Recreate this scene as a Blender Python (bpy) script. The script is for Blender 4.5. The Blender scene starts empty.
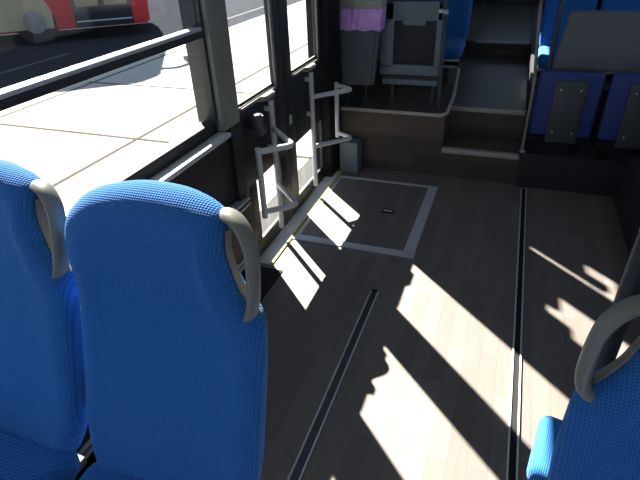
import bpy, bmesh, math, random
from mathutils import Vector, Matrix
random.seed(7)
R = math.radians
sc = bpy.context.scene
COL = sc.collection

# ------------------------------------------------------------------ materials
def mat(name, col, rough=.5, metal=0.0, spec=.5, noise=0, nscale=30, bump=0, bscale=200):
    m = bpy.data.materials.new(name); m.use_nodes = True
    nt = m.node_tree; b = nt.nodes['Principled BSDF']
    b.inputs['Base Color'].default_value = (*col, 1)
    b.inputs['Roughness'].default_value = rough
    b.inputs['Metallic'].default_value = metal
    b.inputs['Specular IOR Level'].default_value = spec
    tc = nt.nodes.new('ShaderNodeTexCoord')
    if noise:
        n = nt.nodes.new('ShaderNodeTexNoise'); n.inputs['Scale'].default_value = nscale
        n.inputs['Detail'].default_value = 5
        nt.links.new(tc.outputs['Object'], n.inputs['Vector'])
        mx = nt.nodes.new('ShaderNodeMix'); mx.data_type = 'RGBA'
        mx.inputs['A'].default_value = (*[c*(1-noise) for c in col], 1)
        mx.inputs['B'].default_value = (*[min(1, c*(1+noise)) for c in col], 1)
        nt.links.new(n.outputs['Fac'], mx.inputs['Factor'])
        nt.links.new(mx.outputs['Result'], b.inputs['Base Color'])
    if bump:
        n2 = nt.nodes.new('ShaderNodeTexNoise'); n2.inputs['Scale'].default_value = bscale
        nt.links.new(tc.outputs['Object'], n2.inputs['Vector'])
        bp = nt.nodes.new('ShaderNodeBump'); bp.inputs['Strength'].default_value = bump
        bp.inputs['Distance'].default_value = .006 if bscale < 60 else .002
        nt.links.new(n2.outputs['Fac'], bp.inputs['Height'])
        nt.links.new(bp.outputs['Normal'], b.inputs['Normal'])
    return m

def glass(name, tint, refl=.05):
    m = bpy.data.materials.new(name); m.use_nodes = True
    nt = m.node_tree; nt.nodes.clear()
    o = nt.nodes.new('ShaderNodeOutputMaterial')
    t = nt.nodes.new('ShaderNodeBsdfTransparent'); t.inputs['Color'].default_value = (*tint, 1)
    g = nt.nodes.new('ShaderNodeBsdfGlossy'); g.inputs['Roughness'].default_value = .02
    mx = nt.nodes.new('ShaderNodeMixShader'); mx.inputs['Fac'].default_value = refl
    nt.links.new(t.outputs[0], mx.inputs[1]); nt.links.new(g.outputs[0], mx.inputs[2])
    nt.links.new(mx.outputs[0], o.inputs['Surface'])
    return m

def math_node(nt, op, a, b=None):
    n = nt.nodes.new('ShaderNodeMath'); n.operation = op
    for i, v in enumerate((a, b)):
        if v is None: continue
        if isinstance(v, (int, float)): n.inputs[i].default_value = v
        else: nt.links.new(v, n.inputs[i])
    return n.outputs[0]

def fabric_mat(name, col, strength=.9):
    m = bpy.data.materials.new(name); m.use_nodes = True
    nt = m.node_tree; b = nt.nodes['Principled BSDF']
    b.inputs['Roughness'].default_value = .85
    b.inputs['Specular IOR Level'].default_value = .2
    b.inputs['Sheen Weight'].default_value = .25
    b.inputs['Sheen Tint'].default_value = (.45, .72, 1, 1)
    b.inputs['Sheen Roughness'].default_value = .45
    tc = nt.nodes.new('ShaderNodeTexCoord'); sp = nt.nodes.new('ShaderNodeSeparateXYZ')
    nt.links.new(tc.outputs['Object'], sp.inputs[0])
    x, y, z = sp.outputs
    h = math_node(nt, 'ADD', z, y)
    k = 2*math.pi
    u = math_node(nt, 'ADD', math_node(nt, 'MULTIPLY', x, k/.011), math_node(nt, 'MULTIPLY', h, k/.0145))
    v = math_node(nt, 'SUBTRACT', math_node(nt, 'MULTIPLY', x, k/.011), math_node(nt, 'MULTIPLY', h, k/.0145))
    w = math_node(nt, 'MULTIPLY', math_node(nt, 'SINE', u), math_node(nt, 'SINE', v))
    f = math_node(nt, 'ADD', math_node(nt, 'MULTIPLY', w, .5), .5)
    mx = nt.nodes.new('ShaderNodeMix'); mx.data_type = 'RGBA'
    mx.inputs['A'].default_value = (*[c*.6 for c in col], 1)
    mx.inputs['B'].default_value = (*[min(1, c*1.28) for c in col], 1)
    nt.links.new(f, mx.inputs['Factor'])
    nt.links.new(mx.outputs['Result'], b.inputs['Base Color'])
    bp = nt.nodes.new('ShaderNodeBump'); bp.inputs['Strength'].default_value = strength
    bp.inputs['Distance'].default_value = .0022
    nt.links.new(f, bp.inputs['Height']); nt.links.new(bp.outputs['Normal'], b.inputs['Normal'])
    return m

def wood_mat(name, base, along='Y', rough=.38, vertical=False, contrast=1.0):
    m = bpy.data.materials.new(name); m.use_nodes = True
    nt = m.node_tree; b = nt.nodes['Principled BSDF']
    tc = nt.nodes.new('ShaderNodeTexCoord'); sp = nt.nodes.new('ShaderNodeSeparateXYZ')
    nt.links.new(tc.outputs['Object'], sp.inputs[0])
    cb = nt.nodes.new('ShaderNodeCombineXYZ')
    if vertical:      # planks run along X on an upright face
        nt.links.new(sp.outputs[0], cb.inputs[0]); nt.links.new(sp.outputs[2], cb.inputs[1])
    else:             # planks run along Y
        nt.links.new(sp.outputs[1], cb.inputs[0]); nt.links.new(sp.outputs[0], cb.inputs[1])
    br = nt.nodes.new('ShaderNodeTexBrick')
    br.inputs['Scale'].default_value = 1
    br.inputs['Brick Width'].default_value = .62; br.inputs['Row Height'].default_value = .075
    br.inputs['Mortar Size'].default_value = .0012; br.inputs['Bias'].default_value = 0
    br.offset = .37; br.offset_frequency = 2
    br.inputs['Color1'].default_value = (*[c*(1-.26*contrast) for c in base], 1)
    br.inputs['Color2'].default_value = (*[c*(1+.22*contrast) for c in base], 1)
    br.inputs['Mortar'].default_value = (*[c*(1-.5*contrast) for c in base], 1)
    nt.links.new(cb.outputs[0], br.inputs['Vector'])
    mp = nt.nodes.new('ShaderNodeMapping'); mp.inputs['Scale'].default_value = (3, 55, 1)
    nt.links.new(cb.outputs[0], mp.inputs['Vector'])
    n = nt.nodes.new('ShaderNodeTexNoise'); n.inputs['Scale'].default_value = 1.5; n.inputs['Detail'].default_value = 6
    nt.links.new(mp.outputs[0], n.inputs['Vector'])
    rp = nt.nodes.new('ShaderNodeMapRange'); rp.inputs['To Min'].default_value = 1-.3*contrast; rp.inputs['To Max'].default_value = 1+.25*contrast
    nt.links.new(n.outputs['Fac'], rp.inputs['Value'])
    mx = nt.nodes.new('ShaderNodeMix'); mx.data_type = 'RGBA'; mx.blend_type = 'MULTIPLY'
    mx.inputs['Factor'].default_value = 1
    nt.links.new(br.outputs['Color'], mx.inputs['A']); nt.links.new(rp.outputs[0], mx.inputs['B'])
    nt.links.new(mx.outputs['Result'], b.inputs['Base Color'])
    b.inputs['Roughness'].default_value = rough
    b.inputs['Specular IOR Level'].default_value = .35
    return m

def concrete_mat():
    m = bpy.data.materials.new('concrete_paving'); m.use_nodes = True
    nt = m.node_tree; b = nt.nodes['Principled BSDF']; b.inputs['Roughness'].default_value = 1; b.inputs['Specular IOR Level'].default_value = 0
    tc = nt.nodes.new('ShaderNodeTexCoord'); sp = nt.nodes.new('ShaderNodeSeparateXYZ')
    nt.links.new(tc.outputs['Object'], sp.inputs[0])
    cb = nt.nodes.new('ShaderNodeCombineXYZ')
    nt.links.new(math_node(nt, 'SUBTRACT', sp.outputs[1], 4.57), cb.inputs[0])
    nt.links.new(math_node(nt, 'ADD', sp.outputs[0], 4.05), cb.inputs[1])
    br = nt.nodes.new('ShaderNodeTexBrick'); br.offset = 0
    br.inputs['Scale'].default_value = 1; br.inputs['Brick Width'].default_value = 2.06
    br.inputs['Row Height'].default_value = 2.45; br.inputs['Mortar Size'].default_value = .032
    br.inputs['Color1'].default_value = (.27, .265, .25, 1); br.inputs['Color2'].default_value = (.25, .245, .235, 1)
    br.inputs['Mortar'].default_value = (.06, .055, .048, 1)
    nt.links.new(cb.outputs[0], br.inputs['Vector'])
    n = nt.nodes.new('ShaderNodeTexNoise'); n.inputs['Scale'].default_value = 1.3; n.inputs['Detail'].default_value = 8
    nt.links.new(tc.outputs['Object'], n.inputs['Vector'])
    rp = nt.nodes.new('ShaderNodeMapRange'); rp.inputs['To Min'].default_value = .82; rp.inputs['To Max'].default_value = 1.12
    nt.links.new(n.outputs['Fac'], rp.inputs['Value'])
    mx = nt.nodes.new('ShaderNodeMix'); mx.data_type = 'RGBA'; mx.blend_type = 'MULTIPLY'; mx.inputs['Factor'].default_value = 1
    nt.links.new(br.outputs['Color'], mx.inputs['A']); nt.links.new(rp.outputs[0], mx.inputs['B'])
    nt.links.new(mx.outputs['Result'], b.inputs['Base Color'])
    return m

M = dict(
    floor=wood_mat('dark_plank_vinyl', (.142, .122, .112), rough=.5, contrast=.55),
    aisle=wood_mat('grey_aisle_vinyl', (.075, .072, .072), rough=.38, contrast=.4),  # greyer and smoother than the main floor vinyl
    plat=wood_mat('shaded_platform_vinyl', (.075, .062, .055), rough=.55, contrast=.6),  # floor vinyl darkened, the platform's shade put into its colour
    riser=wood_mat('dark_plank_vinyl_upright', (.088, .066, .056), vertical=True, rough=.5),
    fabric=fabric_mat('blue_woven_fabric', (.026, .155, .47)),
    fabric_plain=fabric_mat('blue_seat_insert', (.017, .10, .37), .5),
    blue_pad=mat('blue_vinyl_pad', (.018, .04, .19), .6, noise=.15),
    shell=mat('dark_grey_plastic', (.05, .055, .06), .5, bump=.3),
    handle=mat('grey_beige_plastic', (.20, .195, .165), .42, noise=.08),
    dark=mat('black_rubber', (.012, .012, .013), .75, spec=.2),
    charcoal=mat('charcoal_wall_panel', (.02, .019, .021), .6, noise=.1, bump=.3),
    frame=mat('dark_frame', (.022, .022, .024), .45),
    pillar=mat('grey_green_pillar_cover', (.20, .21, .185), .55, noise=.06, bump=.3),
    leafgrey=mat('grey_beige_door_edge', (.20, .19, .165), .5),
    alu=mat('aluminium_profile', (.60, .62, .65), .4, metal=.35),
    alu_dull=mat('dull_aluminium', (.50, .53, .57), .5, metal=.3, noise=.1),
    track=mat('dark_aluminium_track', (.05, .055, .07), .35, metal=.5),
    white_tube=mat('white_enamel_tube', (.55, .56, .58), .35),
    yellow=mat('yellow_edge_strip', (.42, .30, .03), .6),
    thresh=mat('grey_threshold', (.55, .57, .6), .45, noise=.12),
    nose=mat('step_nosing', (.42, .39, .35), .5, metal=.2),
    grey_panel=mat('blue_grey_plastic', (.155, .195, .225), .5, bump=.2),
    grey_recess=mat('dark_recess', (.012, .014, .018), .55),
    grey_part=mat('grey_partition', (.12, .13, .13), .55, noise=.04),
    bin=mat('grey_bin_plastic', (.10, .115, .13), .5, noise=.06),
    rim=mat('pale_bin_rim', (.34, .34, .31), .5),
    bag=mat('lilac_plastic_film', (.70, .38, 1.0), .3, noise=.25, nscale=18, bump=1.0, bscale=28),
    ceiling=mat('pale_ceiling', (.55, .55, .53), .6),
    wallr=mat('grey_wall', (.22, .22, .22), .6),
    concrete=concrete_mat(),
    asphalt=mat('asphalt', (.040, .043, .050), 1.0, spec=0.0, noise=.25, nscale=3),
    roadline=mat('road_paint', (.12, .12, .12), 1.0, spec=0.0),
    kerb=mat('kerb_stone', (.30, .30, .29), 1.0, spec=0.0, noise=.1),
    red=mat('red_bus_paint', (.62, .02, .03), .35),
    cream=mat('cream_bus_paint', (.50, .42, .25), .4),
    tyre=mat('tyre', (.02, .02, .02), .85),
    hub=mat('wheel_hub', (.33, .32, .30), .45, metal=.3, noise=.3, nscale=12),
    dglass=mat('dark_bus_glass', (.02, .025, .03), .1),
    sticker=mat('pale_green_label', (.33, .45, .36), .6),
    seal=mat('dark_brown_seal', (.03, .017, .014), .6),
    chrome=mat('bright_metal', (.8, .8, .8), .2, metal=1),
    g_clear=glass('clear_glass', (.96, .97, .97), .04),
    g_tint=glass('tinted_glass', (.74, .76, .78), .09),
)

# ------------------------------------------------------------------ mesh helpers
def link(name, bm, m, parent=None, smooth=True, angle=40, loc=None):
    me = bpy.data.meshes.new(name)
    bmesh.ops.recalc_face_normals(bm, faces=bm.faces)
    if smooth:
        for f in bm.faces: f.smooth = True
        for e in bm.edges:
            if len(e.link_faces) == 2 and e.calc_face_angle(0) > R(angle): e.smooth = False
    bm.to_mesh(me); bm.free()
    o = bpy.data.objects.new(name, me); COL.objects.link(o)
    me.materials.append(m)
    if parent is not None: o.parent = parent
    if loc: o.location = loc
    return o

def box(bm, lo, hi, bev=0, seg=2, mtx=None):
    r = bmesh.ops.create_cube(bm, size=1)
    vs = r['verts']
    s = [hi[i]-lo[i] for i in range(3)]; c = [(hi[i]+lo[i])/2 for i in range(3)]
    for v in vs: v.co = Vector((v.co.x*s[0]+c[0], v.co.y*s[1]+c[1], v.co.z*s[2]+c[2]))
    if mtx is not None:
        for v in vs: v.co = mtx @ v.co
    if bev:
        es = list({e for v in vs for e in v.link_edges})
        bmesh.ops.bevel(bm, geom=es, offset=bev, segments=seg, affect='EDGES', profile=.5)

def catmull(pts, n=6, closed=False):
    P = [Vector(p) for p in pts]; out = []; N = len(P)
    rng = range(N) if closed else range(N-1)
    for i in rng:
        if closed: a, b, c, d = P[i-1], P[i], P[(i+1) % N], P[(i+2) % N]
        else:
            a = P[max(i-1, 0)]; b = P[i]; c = P[i+1]; d = P[min(i+2, N-1)]
        for k in range(n):
            t = k/n
            out.append(.5*((2*b)+(-a+c)*t+(2*a-5*b+4*c-d)*t*t+(-a+3*b-3*c+d)*t**3))
    if not closed: out.append(P[-1])
    return out

def fillet(pts, r=.03, n=5):
    P = [Vector(p) for p in pts]; out = [P[0]]
    for i in range(1, len(P)-1):
        a, b, c = P[i-1], P[i], P[i+1]
        d1 = (a-b); d2 = (c-b); k = min(r, d1.length*.49, d2.length*.49)
        p = b+d1.normalized()*k; q = b+d2.normalized()*k
        for j in range(n+1):
            t = j/n; out.append(p*(1-t)**2+b*2*t*(1-t)+q*t*t)
    out.append(P[-1]); return out

def tube(bm, pts, ra, rb=None, seg=12, closed=False, up=(0, 0, 1)):
    """sweep an ellipse (ra across, rb along 'up') on a polyline"""
    rb = rb or ra; P = [Vector(p) for p in pts]; N = len(P); rings = []
    up = Vector(up)
    prev = None
    for i in range(N):
        if closed: t = P[(i+1) % N]-P[i-1]
        else: t = P[min(i+1, N-1)]-P[max(i-1, 0)]
        t.normalize()
        if prev is None:
            s = t.cross(up)
            if s.length < 1e-3: s = t.cross(Vector((1, 0, .01)))
        else:
            s = prev-t*prev.dot(t)
            if ra != rb:
                s2 = t.cross(up)
                if s2.length > .05: s = s2 if s2.dot(s) >= 0 else -s2
        s.normalize(); prev = s; w = s.cross(t).normalized()
        rings.append([bm.verts.new(P[i]+s*ra*math.cos(a)+w*rb*math.sin(a)) for a in [2*math.pi*k/seg for k in range(seg)]])
    M_ = N if closed else N-1
    for i in range(M_):
        A, B = rings[i], rings[(i+1) % N]
        for k in range(seg): bm.faces.new((A[k], A[(k+1) % seg], B[(k+1) % seg], B[k]))
    if not closed:
        bm.faces.new(rings[0]); bm.faces.new(rings[-1][::-1])

def cyl(bm, c, r, h, axis='Z', seg=20, bev=0):
    m = {'Z': Matrix(), 'X': Matrix.Rotation(R(90), 4, 'Y'), 'Y': Matrix.Rotation(R(90), 4, 'X')}[axis]
    rr = bmesh.ops.create_cone(bm, cap_ends=True, segments=seg, radius1=r, radius2=r, depth=h, matrix=Matrix.Translation(c) @ m)
    if bev:
        es = [e for e in {e for v in rr['verts'] for e in v.link_edges} if any(len(f.verts) > 4 for f in e.link_faces)]
        bmesh.ops.bevel(bm, geom=es, offset=bev, segments=2, affect='EDGES')

def obox(name, lo, hi, m, parent=None, bev=0, seg=2, mtx=None):
    bm = bmesh.new(); box(bm, lo, hi, bev, seg, mtx); return link(name, bm, m, parent)

def otube(name, pts, r, m, parent=None, **k):
    bm = bmesh.new(); tube(bm, pts, r, **k); return link(name, bm, m, parent)

def boxes(name, lst, m, parent=None, bev=0):
    bm = bmesh.new()
    for lo, hi in lst: box(bm, lo, hi, bev)
    return link(name, bm, m, parent)

def struct(o):
    o['kind'] = 'structure'; return o

def thing(name, label, cat, loc=(0, 0, 0), rz=0, group=None):
    o = bpy.data.objects.new(name, None); COL.objects.link(o)
    o.empty_display_size = .1; o.location = loc; o.rotation_euler = (0, 0, rz)
    return tag(o, label, cat, group)

def tag(o, label, cat, group=None):
    o['label'] = label; o['category'] = cat
    if group: o['group'] = group
    return o

def dup(root, loc, label, group=None, name=None):
    r = root.copy(); COL.objects.link(r); r.location = loc
    r['label'] = label
    if group: r['group'] = group
    for ch in list(root.children):
        c = ch.copy(); COL.objects.link(c); c.parent = r
        for g in list(ch.children):
            d = g.copy(); COL.objects.link(d); d.parent = c
    return r

# ------------------------------------------------------------------ camera
def rot(p, y, r):
    f = Vector((-math.sin(y)*math.cos(p), math.cos(y)*math.cos(p), -math.sin(p)))
    r0 = Vector((math.cos(y), math.sin(y), 0)); u0 = r0.cross(f)
    Rt = r0*math.cos(r)+u0*math.sin(r); U = -r0*math.sin(r)+u0*math.cos(r)
    return Rt, U, f
Rt, U, F = rot(R(32.154), R(21.182), R(-2.4536))
cam = bpy.data.cameras.new('camera'); co = bpy.data.objects.new('camera', cam); COL.objects.link(co)
co.matrix_world = Matrix(((Rt.x, U.x, -F.x, 0), (Rt.y, U.y, -F.y, 0), (Rt.z, U.z, -F.z, 1.75), (0, 0, 0, 1)))
cam.sensor_width = 36; cam.lens = 499.37*36/640; cam.clip_start = .02; cam.clip_end = 400
sc.camera = co

# ------------------------------------------------------------------ light
sd = Vector((.92, -.905, -.97))
sun = bpy.data.lights.new('sun', 'SUN'); sun.energy = 46; sun.angle = R(.55); sun.color = (1, .93, .82)
so = bpy.data.objects.new('sun', sun); COL.objects.link(so)
so.rotation_euler = sd.to_track_quat('-Z', 'Y').to_euler(); so.location = (-8, 8, 9)
w = bpy.data.worlds.new('sky'); sc.world = w; w.use_nodes = True
bg = w.node_tree.nodes['Background']
bg.inputs['Color'].default_value = (.56, .74, 1.0, 1); bg.inputs['Strength'].default_value = 1.3
sc.view_settings.view_transform = 'Standard'; sc.view_settings.look = 'None'
sc.view_settings.gamma = 1; sc.view_settings.use_curve_mapping = False
sc.view_settings.exposure = 0.0

# ------------------------------------------------------------------ outside ground
G = -.32
struct(obox('ground', (-60, -40, G-.6), (60, 60, G-.12), M['asphalt']))
struct(obox('pavement', (-6.62, -30, G-.12), (-1.84, 45, G), M['concrete']))
struct(obox('gutter', (-1.838, -30, G-.12), (-1.345, 45, G-.004), M['dark']))
struct(obox('kerb', (-6.78, -30, G-.12), (-6.625, 45, G+.005), M['kerb'], bev=.02))
struct(boxes('road_marking', [((-9.3, -10, G-.12), (-9.18, 9.0, G-.115)), ((-8.0, -10, G-.12), (-7.88, 40, G-.115))], M['roadline']))

# red coach standing at an angle across the road
def make_coach():
    u = Vector((.783, .622, 0)); n = Vector((.622, -.783, 0))
    A = Vector((-9.0, 11.09, 0))
    root = thing('coach', 'red and cream coach parked outside beyond the side window', 'bus', (A.x, A.y, G-.12), math.atan2(u.y, u.x))
    # local: +x forward, -y towards us (side), z up from the road; side face at y = 0
    T = 4.3
    prof = [(-9.2, .3), (-9.3, 1.0), (-9.2, T-.25), (-9.0, T), (-.75, T), (-.35, T-.3), (.3, 1.9), (.4, .95), (.36, .28)]
    bm = bmesh.new()
    a = [bm.verts.new((x, 0, z)) for x, z in prof]; b = [bm.verts.new((x, 2.5, z)) for x, z in prof]
    bm.faces.new(a); bm.faces.new(b[::-1])
    for i in range(len(prof)):
        j = (i+1) % len(prof); bm.faces.new((a[i], b[i], b[j], a[j]))
    bmesh.ops.bevel(bm, geom=list(bm.edges), offset=.05, segments=2, affect='EDGES')
    link('body', bm, M['red'], root)
    # cream lower side panel with a curved edge
    bm = bmesh.new()
    pts = [(-8.9, .34), (-1.86, .34), (-1.82, .7), (-1.95, 1.05), (-2.25, 1.33), (-2.7, 1.48), (-3.3, 1.52), (-8.9, 1.52)]
    a = [bm.verts.new((x, -.015, z)) for x, z in pts]; b = [bm.verts.new((x, .02, z)) for x, z in pts]
    bm.faces.new(a); bm.faces.new(b[::-1])
    for i in range(len(pts)):
        j = (i+1) % len(pts); bm.faces.new((a[i], b[i], b[j], a[j]))
    link('side_panel', bm, M['cream'], root)
    d = boxes('door', [((-1.36, -.03, .3), (-.02, .03, 2.6))], M['dglass'], root)
    for x0, x1 in ((-1.28, -.75), (-.62, -.09)):
        obox('door_pane', (x0, -.045, .76), (x1, -.028, 2.4), M['cream'], d, .02)
    obox('door_sill', (-1.33, -.05, .42), (-.05, -.028, .45), M['alu'], d)
    for x in (-2.25, -7.2):
        wm = bmesh.new(); cyl(wm, (x, .14, .5), .5, .3, 'Y', 36, .04)
        wo = link('wheel', wm, M['tyre'], root)
        hm = bmesh.new(); cyl(hm, (x, -.03, .5), .25, .06, 'Y', 32, .015)
        for k in range(10):
            aa = k*math.tau/10; cyl(hm, (x+.2*math.cos(aa), -.07, .5+.2*math.sin(aa)), .025, .04, 'Y', 8)
        cyl(hm, (x, -.08, .5), .1, .08, 'Y', 20)
        link('hub', hm, M['hub'], wo)
    bm = bmesh.new()
    for x0 in (-8.9, -7.4, -5.9, -4.4, -2.9): box(bm, (x0, -.02, 1.85), (x0+1.4, .03, 3.3), .02)
    link('side_window', bm, M['dglass'], root)
    bm = bmesh.new(); tube(bm, catmull([(-.45, .55, 3.95), (-.1, .62, 4.1), (.2, .76, 4.05), (.32, .8, 3.98)], 5), .06)
    mo = link('mirror_arm', bm, M['dark'], root)
    obox('mirror', (.18, .62, 3.62), (.50, .98, 4.02), M['dark'], mo, .10, 4)
make_coach()

# ------------------------------------------------------------------ bus shell
XW = -1.30
struct(obox('floor', (-1.34, -3.2, -.10), (1.2, 3.8, 0), M['floor']))
struct(obox('ceiling', (-1.4, -3.2, 2.56), (1.25, 9.2, 2.62), M['ceiling']))
struct(obox('wall_front', (-1.4, -3.3, -.1), (1.25, -3.2, .9), M['wallr']))
struct(boxes('wall_back', [((-1.4, 9.1, -.1), (1.25, 9.2, 1.55)), ((-1.4, 9.1, 2.35), (1.25, 9.2, 2.56)), ((-1.4, 9.1, 1.55), (-.55, 9.2, 2.35)), ((.35, 9.1, 1.55), (1.25, 9.2, 2.35))], M['charcoal']))
struct(obox('sheen_window_5', (-.55, 9.145, 1.55), (.35, 9.155, 2.35), M['g_tint']))  # unseen rear window, added for the sheen on the aisle floor
# left wall: panel below the window, header above window and doors, pillar, rear part with unseen openings shaped for the sun patches
struct(boxes('wall_left', [((-1.40, -3.2, -.1), (-1.32, 2.236, .90)), ((-1.40, 2.15, -.1), (-1.296, 2.236, .90)),
    ((-1.40, -3.2, 2.44), (-1.30, 2.235, 2.56)), ((-1.40, 2.235, 2.265), (-1.30, 3.68, 2.56)),
    ((-1.40, 3.68, -.1), (-1.32, 9.1, 1.70)),
    ((-1.40, 4.22, 1.70), (-1.32, 4.46, 2.56)), ((-1.40, 3.68, 2.25), (-1.32, 4.22, 2.56)),
    ((-1.40, 4.74, 1.70), (-1.32, 6.2, 2.56)), ((-1.40, 4.46, 2.25), (-1.32, 4.74, 2.56)),
    ((-1.40, 6.2, 1.70), (-1.32, 7.0, 2.12)), ((-1.40, 7.0, 1.70), (-1.32, 9.1, 2.56))], M['charcoal']))
struct(boxes('wall_right', [((1.12, -3.2, -.1), (1.2, 9.1, 1.0)), ((1.12, -3.2, 2.1), (1.2, 9.1, 2.56))] +
    [((1.12, y, 1.0), (1.2, y+.12, 2.1)) for y in (-3.2, -1.6, .0, 1.6, 3.2, 4.8, 6.4, 8.0)], M['wallr']))
pw = struct(boxes('window_7', [((1.15, y+.12, 1.0), (1.165, y+1.6, 2.1)) for y in (-3.2, -1.6, .0, 1.6, 3.2, 4.8, 6.4)], M['g_tint']))
struct(obox('window_6', (-1.3, -3.26, .9), (1.12, -3.245, 2.56), M['g_clear']))
# unseen rear left windows, openings and bars shaped to cast the sun patches
w2 = struct(boxes('sunpatch_window_2', [((-1.365, 3.68, 1.70), (-1.355, 4.22, 2.25))], M['g_clear']))
boxes('window_frame', [((-1.37, 3.68, 1.70), (-1.33, 4.22, 1.80)), ((-1.37, 3.84, 1.80), (-1.34, 3.97, 1.93)), ((-1.37, 4.05, 1.80), (-1.34, 4.22, 1.88))], M['frame'], w2)
w3 = struct(boxes('sunpatch_window_3', [((-1.365, 4.46, 1.70), (-1.355, 4.74, 2.25))], M['g_clear']))
boxes('window_frame', [((-1.37, 4.53, 1.70), (-1.33, 4.59, 2.14)), ((-1.37, 4.59, 1.70), (-1.33, 4.74, 2.03))], M['frame'], w3)
struct(boxes('sunpatch_window_4', [((-1.365, 6.2, 2.12), (-1.355, 7.0, 2.56))], M['g_clear']))
# main side window
w1 = struct(boxes('window_1', [((-1.325, -3.2, 1.365), (-1.317, 2.03, 2.44))], M['g_tint']))
boxes('lower_pane', [((-1.325, -3.2, .955), (-1.317, 2.03, 1.365))], M['g_clear'], w1)
boxes('window_frame', [((-1.37, -3.2, .90), (-1.314, 2.05, .962)), ((-1.37, -3.2, 2.41), (-1.30, 2.05, 2.44)),
    ((-1.345, -3.2, 1.350), (-1.296, 2.04, 1.376)), ((-1.40, 2.030, .955), (-1.30, 2.05, 2.44)), ((-1.40, 2.05, .90), (-1.327, 2.235, 2.44)),
    ((-1.35, .10, .955), (-1.30, .17, 2.44)), ((-1.35, -1.75, .955), (-1.30, -1.68, 2.44))], M['frame'], w1, .004)
boxes('midrail_trim', [((-1.345, -3.2, 1.376), (-1.299, 2.035, 1.394))], M['alu'], w1, .006)
boxes('sill_trim', [((-1.318, .9, .880), (-1.246, 2.07, .905))], M['alu'], w1, .008)
struct(boxes('trim_1', [((-1.325, 2.05, .90), (-1.275, 2.235, 2.56))], M['pillar'], bev=.02))
# wall skirting duct with two pale trims
dk = struct(boxes('baseboard_left', [((-1.32, -3.2, .10), (-1.285, 2.2, .46))], M['charcoal']))
boxes('duct_trim', [((-1.325, -3.2, z), (-1.27, 2.22, z+.012)) for z in (.46, .425, .09, .125)], M['alu_dull'], dk, .003)
struct(boxes('trim_5', [((-1.32, -3.2, 0), (-1.10, 2.2, .008))], M['dark'], bev=.003))
# jamb behind the doors
struct(boxes('trim_2', [((-1.40, 3.52, 0), (-1.237, 3.80, 2.56))], M['dark'], bev=.012))
# right side ledge
struct(boxes('baseboard_right', [((.84, -3.2, 0), (1.12, 3.72, .34))], M['charcoal'], bev=.01))
# rear platforms and steps
struct(boxes('platform', [((-1.32, 3.80, -.10), (-.41, 4.72, .49)), ((-1.32, 4.72, -.10), (-.52, 9.1, .62))], M['riser']))
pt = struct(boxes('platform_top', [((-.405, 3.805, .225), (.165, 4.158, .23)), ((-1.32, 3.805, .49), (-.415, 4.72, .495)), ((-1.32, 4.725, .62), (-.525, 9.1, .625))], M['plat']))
struct(boxes('step_lower', [((-.41, 3.80, -.10), (.17, 4.16, .225))], M['riser']))
struct(boxes('step_upper', [((-.41, 4.16, -.10), (.17, 4.73, .445)), ((-.52, 4.73, -.10), (.17, 6.1, .445)), ((-.52, 6.1, -.1), (.17, 9.1, .6))], M['riser']))
struct(boxes('aisle_floor', [((-.41, 4.165, .445), (.17, 4.73, .45)), ((-.52, 4.73, .445), (.17, 6.1, .45)), ((-.52, 6.105, .6), (.17, 9.1, .605))], M['aisle']))
bm = bmesh.new()
tube(bm, fillet([(-1.31, 3.80, .493), (-.44, 3.80, .493), (-.405, 3.84, .498), (-.405, 4.2, .52), (-.43, 4.70, .64), (-.75, 4.72, .64)], .06), .015, seg=8)
struct(link('trim_6', bm, M['nose']))
struct(boxes('trim_7', [((-.41, 3.785, .20), (.165, 3.84, .236))], M['nose'], bev=.006))
struct(boxes('trim_8', [((-.41, 4.15, .425), (.165, 4.19, .457))], M['nose'], bev=.006))
struct(boxes('trim_9', [((-.41, 6.085, .585), (.165, 6.11, .612))], M['alu_dull'], bev=.006))
struct(boxes('platform_right', [((.17, 3.76, -.1), (1.12, 4.30, .27)), ((.17, 4.30, -.1), (1.12, 9.1, .62))], M['charcoal']))

# ------------------------------------------------------------------ floor fittings
def floor_track(name, x, y0, y1, wd, label, m):
    t = thing(name, label, 'floor track', (x, y0, 0))
    L = y1-y0
    boxes('channel', [((-wd/2, 0, 0), (wd/2, L, .004))], M['track'] if m else M['dark'], t)
    for s in (-1, 1):
        obox('edge_strip', (s*wd/2-.004, 0, .0), (s*wd/2+.004, L, .010), M['alu_dull'], t, .002)
    if m: boxes('end_cap', [((-wd/2, L, 0), (wd/2, L+.012, .009))], M['dark'], t, .002)
floor_track('floor_track', -.525, -1.0, 2.17, .040, 'short dark metal track in the floor ending in the middle, left one', True)
floor_track('floor_track', .235, -1.0, 3.72, .034, 'long dark track in the floor running to the rear step, right one', False)

rp = thing('boarding_ramp', 'wood-look boarding ramp flap with ribbed aluminium frame set in floor at door', 'ramp', (-.8, 3.07, 0))
def rl(x, y): return (x+.8, y-3.07)
boxes('ramp_panel', [((-.38, -.49, 0), (.385, .50, .004))], M['floor'], rp)
obox('frame_bar', (-.383, .475, .0), (.42, .505, .008), M['alu_dull'], rp, .002)
fb = boxes('frame_bar', [((-.383, -.515, .0), (.42, -.46, .007))], M['alu_dull'], rp)
boxes('rib', [((-.383, -.51+.011*k, .006), (.42, -.505+.011*k, .010)) for k in range(5)], M['alu'], fb)
fb = boxes('frame_bar', [((.345, -.50, .0), (.415, .49, .007))], M['alu_dull'], rp)
boxes('rib', [((.352+.012*k, -.50, .006), (.357+.012*k, .49, .010)) for k in range(5)], M['alu'], fb)
obox('frame_bar', (-.383, -.46, .0), (-.355, .475, .007), M['alu_dull'], rp, .002)
h = boxes('pull_handle', [((.09, -.01, .004), (.175, .055, .0065))], M['dark'], rp, .001)
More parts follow.
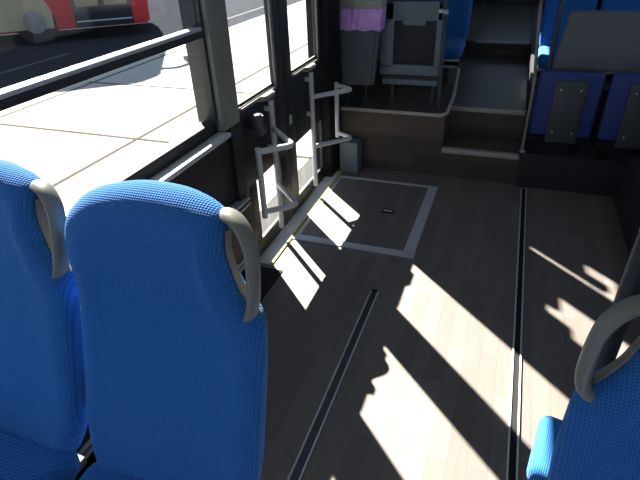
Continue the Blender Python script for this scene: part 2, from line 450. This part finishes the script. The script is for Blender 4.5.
boxes('grip', [((.10, .012, .006), (.165, .030, .012))], M['alu_dull'], h, .003)

th = thing('threshold_strip', 'grey metal door threshold strip with yellow edges along both doors', 'threshold', (-1.255, 2.96, 0))
boxes('plate', [((-.045, -.72, 0), (.055, .69, .006))], M['thresh'], th)
for a, b in ((-.062, -.042), (.052, .068)):
    obox('yellow_edge', (a, -.72, 0), (b, .70, .009), M['yellow'], th, .002)

bx = struct(boxes('trim_4', [((-1.215, 3.66, 0), (-1.06, 3.795, .26))], M['grey_panel'], bev=.008))

# ------------------------------------------------------------------ doors
def door(name, y0, y1, g0, g1, l0, l1, mir):
    X0, X1 = -1.318, -1.295
    fr = struct(boxes(name, [
        ((X0, y0, .003), (X1, g0, 2.26)), ((X0, g1, .50), (X1, y1, 2.26)), ((X0, l1, .003), (X1, y1, .50)),
        ((X0, g0, .003), (X1, l1, .105)), ((X0, g0, .50), (X1, g1, .955)), ((X0, g0, 2.145), (X1, g1, 2.26))] + ([((X0, g0, .105), (X1, l0, .50))] if l0 > g0 else []), M['frame'], bev=.004))
    fr['label'] = ('black glazed bus door leaf next to the side window' if not mir else 'black glazed bus door leaf next to the waste bin')
    fr['category'] = 'door'
    obox('glass_pane', (-1.310, g0, .962), (-1.304, g1, 2.145), M['g_clear'], fr)
    obox('lower_pane', (-1.310, l0, .105), (-1.304, l1, .50), M['g_clear'], fr)
    # bright seal lines round the upper pane and the beige inner edge
    e = g1 if True else g0
    boxes('edge_strip', [((-1.30, e+.002, .96), (-1.285, e+.03, 2.1))], M['leafgrey'], fr)
    boxes('sill_lip', [((-1.299, g0, .944), (-1.280, g1, .960))], M['leafgrey'], fr)
    boxes('pane_seal', [((-1.313, g0, .960), (-1.301, g1, .979))], M['seal'], fr)
    # moulded grip on the inner sill
    s = -1 if not mir else 1
    bm = bmesh.new()
    yc = g1-(.19 if mir else .14)
    prof = [(-.10, 0), (-.06, .05), (.05, .05), (.09, 0)]
    a = [bm.verts.new((-1.298+d, yc+y, .93)) for y, d in prof]; b = [bm.verts.new((-1.298+d, yc+y, .959)) for y, d in prof]
    bm.faces.new(a); bm.faces.new(b[::-1])
    for i in range(4):
        j = (i+1) % 4; bm.faces.new((a[i], b[i], b[j], a[j]))
    bmesh.ops.bevel(bm, geom=list(bm.edges), offset=.006, segments=2, affect='EDGES')
    link('sill_grip', bm, M['leafgrey'], fr)
    # white grab rail: long upright, two bent loops and a short upright
    ya, yc2, yb = (2.555, 2.335, 2.20) if not mir else (3.20, 3.435, 3.515)
    gr = otube('grab_rail', [(-1.255, ya, .08), (-1.255, ya, .92)], .0165, M['white_tube'], fr, seg=14)
    for z in (.755, .395):
        otube('rail_loop', fillet([(-1.255, ya, z), (-1.035, yc2, z), (-1.18, yb, z)], .045), .0165, M['white_tube'], gr, seg=14)
    otube('rail_post', [(-1.18, yb, .36), (-1.18, yb, .775)], .0165, M['white_tube'], gr, seg=14)
    boxes('rail_bracket', [((-1.30, ya-.015, z), (-1.25, ya+.015, z+.03)) for z in (.62, .86)], M['white_tube'], gr, .004)
    return fr
d1 = door('door_1', 2.237, 2.835, 2.256, 2.70, 2.36, 2.70, False)
d2 = door('door_2', 2.842, 3.51, 2.972, 3.428, 2.972, 3.48, True)
obox('label_sticker', (-1.296, 2.885, .66), (-1.2935, 2.925, .72), M['sticker'], d2)
bm = bmesh.new(); cyl(bm, (-1.235, 2.33, .865), .035, .09, 'Z', 20, .008)
box(bm, (-1.30, 2.29, .80), (-1.20, 2.37, .84), .006)
pv = link('door_pivot', bm, M['shell'], d1)
obox('pivot_cap', (-1.262, 2.31, .909), (-1.208, 2.35, .915), M['chrome'], pv, .003)

# ------------------------------------------------------------------ passenger seats
TAN = math.tan(R(18))
OUT = [(.223, .77), (.224, .86), (.224, .95), (.223, 1.01), (.217, 1.08), (.208, 1.106), (.194, 1.123), (.178, 1.138), (.16, 1.16), (.149, 1.18), (.131, 1.222),
       (.127, 1.262), (.121, 1.288), (.10, 1.305), (.067, 1.318), (.022, 1.328), (-.048, 1.331), (-.109, 1.325), (-.17, 1.310), (-.207, 1.292), (-.232, 1.272), (-.248, 1.25), (-.254, 1.217),
       (-.252, 1.18), (-.240, 1.14), (-.226, 1.09), (-.223, 1.02), (-.222, .93), (-.222, .85), (-.219, .77), (-.208, .71), (-.18, .655), (-.10, .64), (.0, .638), (.10, .64), (.18, .655), (.208, .70)]
BASE = .22     # calibration height of the seat base
def yf(z): return (z-.70)*TAN          # front plane, seat facing -y
def backrest(bm, sgn, zoff):
    P = [Vector((p.x*sgn, p.y, 0)) for p in catmull([(x, z, 0) for x, z in OUT], 4, True)]
    N = len(P)
    area = sum(P[i].x*P[(i+1) % N].y-P[(i+1) % N].x*P[i].y for i in range(N))
    def inset(d):
        out = []
        for i in range(N):
            t = (P[(i+1) % N]-P[i-1]).normalized(); nn = Vector((-t.y, t.x, 0))*(1 if area > 0 else -1)
            out.append(P[i]+nn*d)
        return out
    C = Vector((0, 1.0, 0))
    rings = []
    for d, t in ((.055, .100), (.038, .098), (.020, .088), (.007, .070), (.001, .052), (0, .040), (.003, .026), (.010, .014), (.020, .006), (.032, .002), (.042, .0)):
        rings.append([(p, t) for p in inset(d)])
    base = inset(.042)
    def front(p):        # depth of the moulded front: raised side bolsters, dished middle, lumbar swelling
        u = abs(p.x)/.20
        t = .017*(1-min(1, u)**3)-.018*math.exp(-((p.y-.86)/.09)**2)*(1-min(1, u)**2)
        t += .010*math.exp(-((p.y-1.14)/.05)**2)*(1-min(1, u)**2)
        return t
    for s in (.93, .85, .76, .66, .55, .43, .3, .15):
        k = min(1, (1-s)/.2)
        ring = []
        for p in base:
            q = C+(p-C)*s; ring.append((q, .001*(1-k)+front(q)*k))
        rings.append(ring)
    V = [[bm.verts.new((p.x, yf(p.y)+t, p.y-zoff)) for p, t in r] for r in rings]
    for A, B in zip(V[:-1], V[1:]):
        for i in range(N): bm.faces.new((A[i], A[(i+1) % N], B[(i+1) % N], B[i]))
    c = bm.verts.new((0, yf(C.y)+front(C), C.y-zoff))
    for i in range(N): bm.faces.new((V[-1][i], V[-1][(i+1) % N], c))
    bm.faces.new(V[0][::-1])

def make_seat(label, loc, sgn, cush=.70-BASE, group=None, hand=True, hx=0, hs=1):
    """cush = height of the cushion top above the seat's base"""
    t = thing('passenger_seat', label, 'bus seat', loc, 0, group)
    zo = .70-cush
    bm = bmesh.new(); backrest(bm, sgn, zo); link('backrest', bm, M['fabric'], t, angle=60)
    # rear shell
    bm = bmesh.new()
    box(bm, (-.17, .0, .70), (.17, .022, 1.26), .02, 3)
    for v in bm.verts:
        if v.co.z > 1.08: v.co.x = min(v.co.x, .075)
        v.co.x *= sgn
    for v in bm.verts: v.co.y += yf(v.co.z)+.100; v.co.z -= zo
    link('back_shell', bm, M['shell'], t)
    bm = bmesh.new()
    box(bm, (-.215, -.43, cush-.105), (.215, .035, cush), .045, 4)
    for v in bm.verts:
        if v.co.z > cush-.02: v.co.z -= .012*max(0, 1-(v.co.x/.17)**2)
    link('cushion', bm, M['fabric'], t)
    if hand:
        # (sideways, height, depth behind the front of the back)
        loop = [(.085, 1.262, .060), (.112, 1.285, .055), (.142, 1.282, .050), (.166, 1.262, .045), (.182, 1.236, .040), (.190, 1.205, .036), (.195, 1.167, .032), (.196, 1.138, .030), (.190, 1.118, .032), (.172, 1.100, .038)]
        loop = [(a, 1.115+(b-1.115)*hs, c) for a, b, c in loop]
        bm = bmesh.new()
        tube(bm, [((p.x+hx)*sgn, yf(p.y)+p.z, p.y-zo) for p in catmull(loop, 5)], .0115, .021, 14, up=(0, 1, 0))
        edge = [(.200, 1.112), (.183, 1.128), (.160, 1.157), (.147, 1.18), (.1295, 1.222), (.1255, 1.262)]
        tube(bm, [((p.x+.004)*sgn, yf(p.y)+.046, p.y-zo) for p in catmull([(x, z, 0) for x, z in edge], 5)], .0035, .010, 12, up=(0, 1, 0))
        link('handle', bm, M['handle'], t)
    if cush > .2:
        bm = bmesh.new(); box(bm, (-.17, -.36, cush-.135), (.17, .06, cush-.107), .008)
        fr = link('seat_frame', bm, M['shell'], t)
        bm = bmesh.new(); box(bm, (-.05, -.30, 0), (.05, .0, cush-.137), .01)
        link('pedestal', bm, M['shell'], t)
    else:
        obox('seat_base', (-.20, -.41, 0), (.20, .04, cush-.107), M['dark'], t, .004)
        obox('base_trim', (-.21, -.432, cush-.118), (.21, -.40, cush-.100), M['nose'], t, .003)
    return t

struct(obox('seat_podium', (-1.28, -.9, 0), (-.36, .60, BASE), M['charcoal'], bev=.01))
struct(obox('seat_podium', (.18, -.9, 0), (.835, .60, BASE), M['charcoal'], bev=.01))
Y0 = .478
s2 = make_seat('blue fabric seat with grey corner handle, near left, beside the aisle', (-.592, Y0, BASE), 1, group='near blue seats')
dup(s2, (-1.064, Y0, BASE), 'blue fabric seat at the left edge, tucked under the side window')
make_seat('blue fabric seat with dark grey handle, lower right corner', (.391, Y0, BASE), -1, group='near blue seats', hx=.014, hs=.80)

# rear seats facing the camera
A_ = make_seat('blue seat at rear left beside the aisle, behind the grey panel with handrail', (-.63, 5.16, .625), 1, cush=.175, group='rear seats', hand=False)
dup(A_, (-1.075, 5.16, .625), 'blue seat at rear left behind the waste bin and grey panel')
B_ = make_seat('blue seat at rear right with sunlit cushion and bright handle by aisle', (.40, 5.0, .62), -1, cush=.17, group='rear seats')
dup(B_, (.848, 5.0, .62), 'blue seat at rear right behind the wide grey partition, away from aisle')
for o in list(bpy.data.objects):
    if o.get('group') == 'rear seats': o.scale.x = .92

# folding seat whose cushion shows behind the near right seat
t = thing('folding_seat', 'low blue seat cushion with sunlit rim, half hidden behind the lower right seat', 'folding seat', (.40, .90, 0), R(-10))
bm = bmesh.new(); box(bm, (-.195, .015, .40), (.20, .24, .48), .03, 4); link('cushion', bm, M['fabric'], t)
obox('mounting_plate', (-.17, .03, .375), (.18, .20, .399), M['shell'], t, .005)
bm = bmesh.new(); tube(bm, fillet([(-.06, .12, 0), (-.06, .12, .30), (-.06, .05, .376)], .04), .018); link('leg', bm, M['shell'], t)
bm = bmesh.new(); tube(bm, fillet([(.08, .12, 0), (.08, .12, .30), (.08, .05, .376)], .04), .018); link('leg', bm, M['shell'], t)

# dark stanchion behind the near right seat
t = thing('stanchion', 'thick dark floor-to-ceiling post behind the lower right seat', 'pole', (.262, .85, 0))
bm = bmesh.new(); cyl(bm, (0, 0, 1.28), .018, 2.54, 'Z', 24); link('pole', bm, M['shell'], t)
bm = bmesh.new(); cyl(bm, (0, 0, .008), .05, .016, 'Z', 24, .004); link('foot_flange', bm, M['shell'], t)

# ------------------------------------------------------------------ waste bin and bag
t = thing('waste_bin', 'grey plastic waste bin on platform beside the door, lilac bag inside', 'bin', (-1.132, 3.98, .495))
def frustum(bm, b, tp, z0, z1, off=0):
    vs = []
    for (x0, x1, y0, y1), z in ((b, z0), (tp, z1)):
        vs.append([bm.verts.new((x, y, z)) for x, y in ((x0-off, y0-off), (x1+off, y0-off), (x1+off, y1+off), (x0-off, y1+off))])
    for i in range(4): bm.faces.new((vs[0][i], vs[0][(i+1) % 4], vs[1][(i+1) % 4], vs[1][i]))
    return vs
bm = bmesh.new()
b_, t_ = (-.15, .125, -.08, .02), (-.165, .178, -.095, .03)
vs = frustum(bm, b_, t_, .165, .73); bm.faces.new(vs[0][::-1])
bmesh.ops.bevel(bm, geom=[e for e in bm.edges if abs(e.verts[0].co.z-e.verts[1].co.z) > .1], offset=.025, segments=3, affect='EDGES')
link('bin_body', bm, M['bin'], t)
bm = bmesh.new()
box(bm, (-.175, -.115, .728), (.192, -.085, .785), .006); box(bm, (-.175, .022, .728), (.192, .045, .785), .006)
box(bm, (-.175, -.09, .728), (-.15, .03, .785), .006); box(bm, (.165, -.09, .728), (.192, .03, .785), .006)
link('rim', bm, M['rim'], t)
for x in (-.08, .07):
    otube('stand_foot', fillet([(x-.03, -.12, .01), (x-.03, .01, .01), (x-.02, .01, .166)], .03), .011, M['shell'], t)
otube('stand_bar', [(-.12, .01, .012), (.06, .01, .012)], .011, M['shell'], t)
# bag folded over the rim
bm = bmesh.new()
rings = []
N = 96
for j, (z, off) in enumerate(((.727, .006), (.70, .014), (.66, .018), (.62, .016), (.585, .018), (.575, .012), (.578, .006))):
    ring = []
    for k in range(N):
        a = k/N*4; s = int(a); f = a-s
        q = (z-.165)/.565; ex = [b_[i]+(t_[i]-b_[i])*q for i in range(4)]
        c4 = [(ex[0], ex[2]), (ex[1], ex[2]), (ex[1], ex[3]), (ex[0], ex[3])]
        p0, p1 = c4[s], c4[(s+1) % 4]
        x = p0[0]+(p1[0]-p0[0])*f; y = p0[1]+(p1[1]-p0[1])*f
        nx, ny = ((0, -1), (1, 0), (0, 1), (-1, 0))[s]
        wv = .004*math.sin(k*1.9+j*.8)+.004*math.sin(k*.83-j*1.3)
        o_ = max(.004, off+wv)
        if f < .001:
            pn = ((-1, 0), (0, -1), (1, 0), (0, 1))[s]; nx += pn[0]; ny += pn[1]
        ring.append(bm.verts.new((x+nx*o_, y+ny*o_, z+.006*math.sin(k*.7)*(j > 3))))
    rings.append(ring)
for A, B in zip(rings[:-1], rings[1:]):
    for k in range(N): bm.faces.new((A[k], A[(k+1) % N], B[(k+1) % N], B[k]))
bag = link('bin_liner', bm, M['bag'], None, angle=80, loc=(-1.132, 3.98, .495))
tag(bag, 'crumpled lilac plastic bag folded over the top of the grey waste bin', 'plastic bag')

# ------------------------------------------------------------------ grey panel with handrail, rear left
t = thing('modesty_panel', 'blue-grey panel with dark recess and handrail post, beside the waste bin', 'partition', (-.722, 4.06, .495))
bm = bmesh.new()
for lo, hi in (((-.275, 0, .265), (-.165, .04, .755)), ((.155, 0, .265), (.20, .04, .755)), ((-.275, 0, .62), (.20, .04, .755)), ((-.275, 0, .215), (.20, .04, .30))):
    box(bm, lo, hi, .012)
link('panel', bm, M['grey_panel'], t)
obox('recess', (-.165, .020, .27), (.160, .038, .66), M['grey_recess'], t, .004)
bm = bmesh.new(); box(bm, (-.105, -.003, .585), (.08, .022, .64), .02); link('recess_lip', bm, M['grey_panel'], t)
obox('ledge', (-.245, -.02, .145), (.20, .035, .19), M['grey_panel'], t, .01)
obox('ledge_gap', (-.24, -.01, .188), (.195, .03, .218), M['grey_recess'], t)
otube('handrail_post', [(.235, -.10, .0), (.222, -.08, .78)], .014, M['shell'], t, seg=12)
bm = bmesh.new(); cyl(bm, (.224, -.082, .70), .02, .03, 'Z', 14, .004); box(bm, (.17, -.085, .69), (.225, .02, .71), .004)
link('clamp', bm, M['alu_dull'], t)
otube('leg', [(-.16, 0, 0), (-.16, 0, .15)], .014, M['shell'], t); otube('leg', [(.17, .0, 0), (.17, .0, .15)], .014, M['shell'], t)

# ------------------------------------------------------------------ right partition and tip-up seats
t = thing('partition', 'wide grey partition board above the folded tip-up seats, on dark posts', 'partition', (.70, 4.0, .27))
bm = bmesh.new()
pr = [(-.42, .555), (.41, .555), (.41, .94), (-.38, .94)]
a = [bm.verts.new((x, -.02, z)) for x, z in pr]; b = [bm.verts.new((x, .02, z)) for x, z in pr]
bm.faces.new(a); bm.faces.new(b[::-1])
for i in range(4):
    j = (i+1) % 4; bm.faces.new((a[i], b[i], b[j], a[j]))
bmesh.ops.bevel(bm, geom=list(bm.edges), offset=.012, segments=3, affect='EDGES')
link('board', bm, M['grey_part'], t)
otube('post', [(-.44, .02, 0), (-.44, .02, 2.28)], .016, M['shell'], t); otube('post', [(.30, .045, 0), (.30, .045, 2.28)], .016, M['shell'], t)

def tip_up(loc, label):
    t = thing('tip_up_seat', label, 'folding seat', loc, 0, 'folded tip-up seats')
    bm = bmesh.new()
    box(bm, (-.205, -.035, .13), (.205, .035, .585), .018, 3)
    link('seat_pad', bm, M['blue_pad'], t)
    cv = obox('back_plate', (-.09, -.052, .09), (.115, -.034, .53), M['shell'], t, .01)
    for x, z in ((-.05, .47), (.075, .47), (-.05, .17), (.075, .17)):
        bm = bmesh.new(); cyl(bm, (x, -.054, z), .007, .006, 'Y', 10); link('bolt', bm, M['alu_dull'], cv)
    boxes('hinge', [((-.21, .0, .06), (.21, .05, .11)), ((-.17, .05, .05), (-.12, .11, .3)), ((.12, .05, .05), (.17, .11, .3))], M['dark'], t, .006)
    for a in (-.17, .11): obox('bracket_foot', (a, .02, 0), (a+.06, .11, .06), M['dark'], t, .004)
    return t
tu = tip_up((.40, 3.84, .27), 'folded blue tip-up seat nearest the aisle under the grey partition')
dup(tu, (.855, 3.84, .27), 'folded blue tip-up seat at the right edge under the grey partition')
t = thing('handrail', 'thin pale handrail post at the step edge left of folded seats', 'handrail', (.178, 3.79, .27))
otube('post', fillet([(-.004, 0, 0), (-.006, 0, .5), (-.055, .0, .95), (-.055, .3, 1.1)], .08), .011, M['handle'], t)
bm = bmesh.new(); cyl(bm, (0, 0, .006), .022, .012, 'Z', 16, .003); link('foot_flange', bm, M['alu_dull'], t)
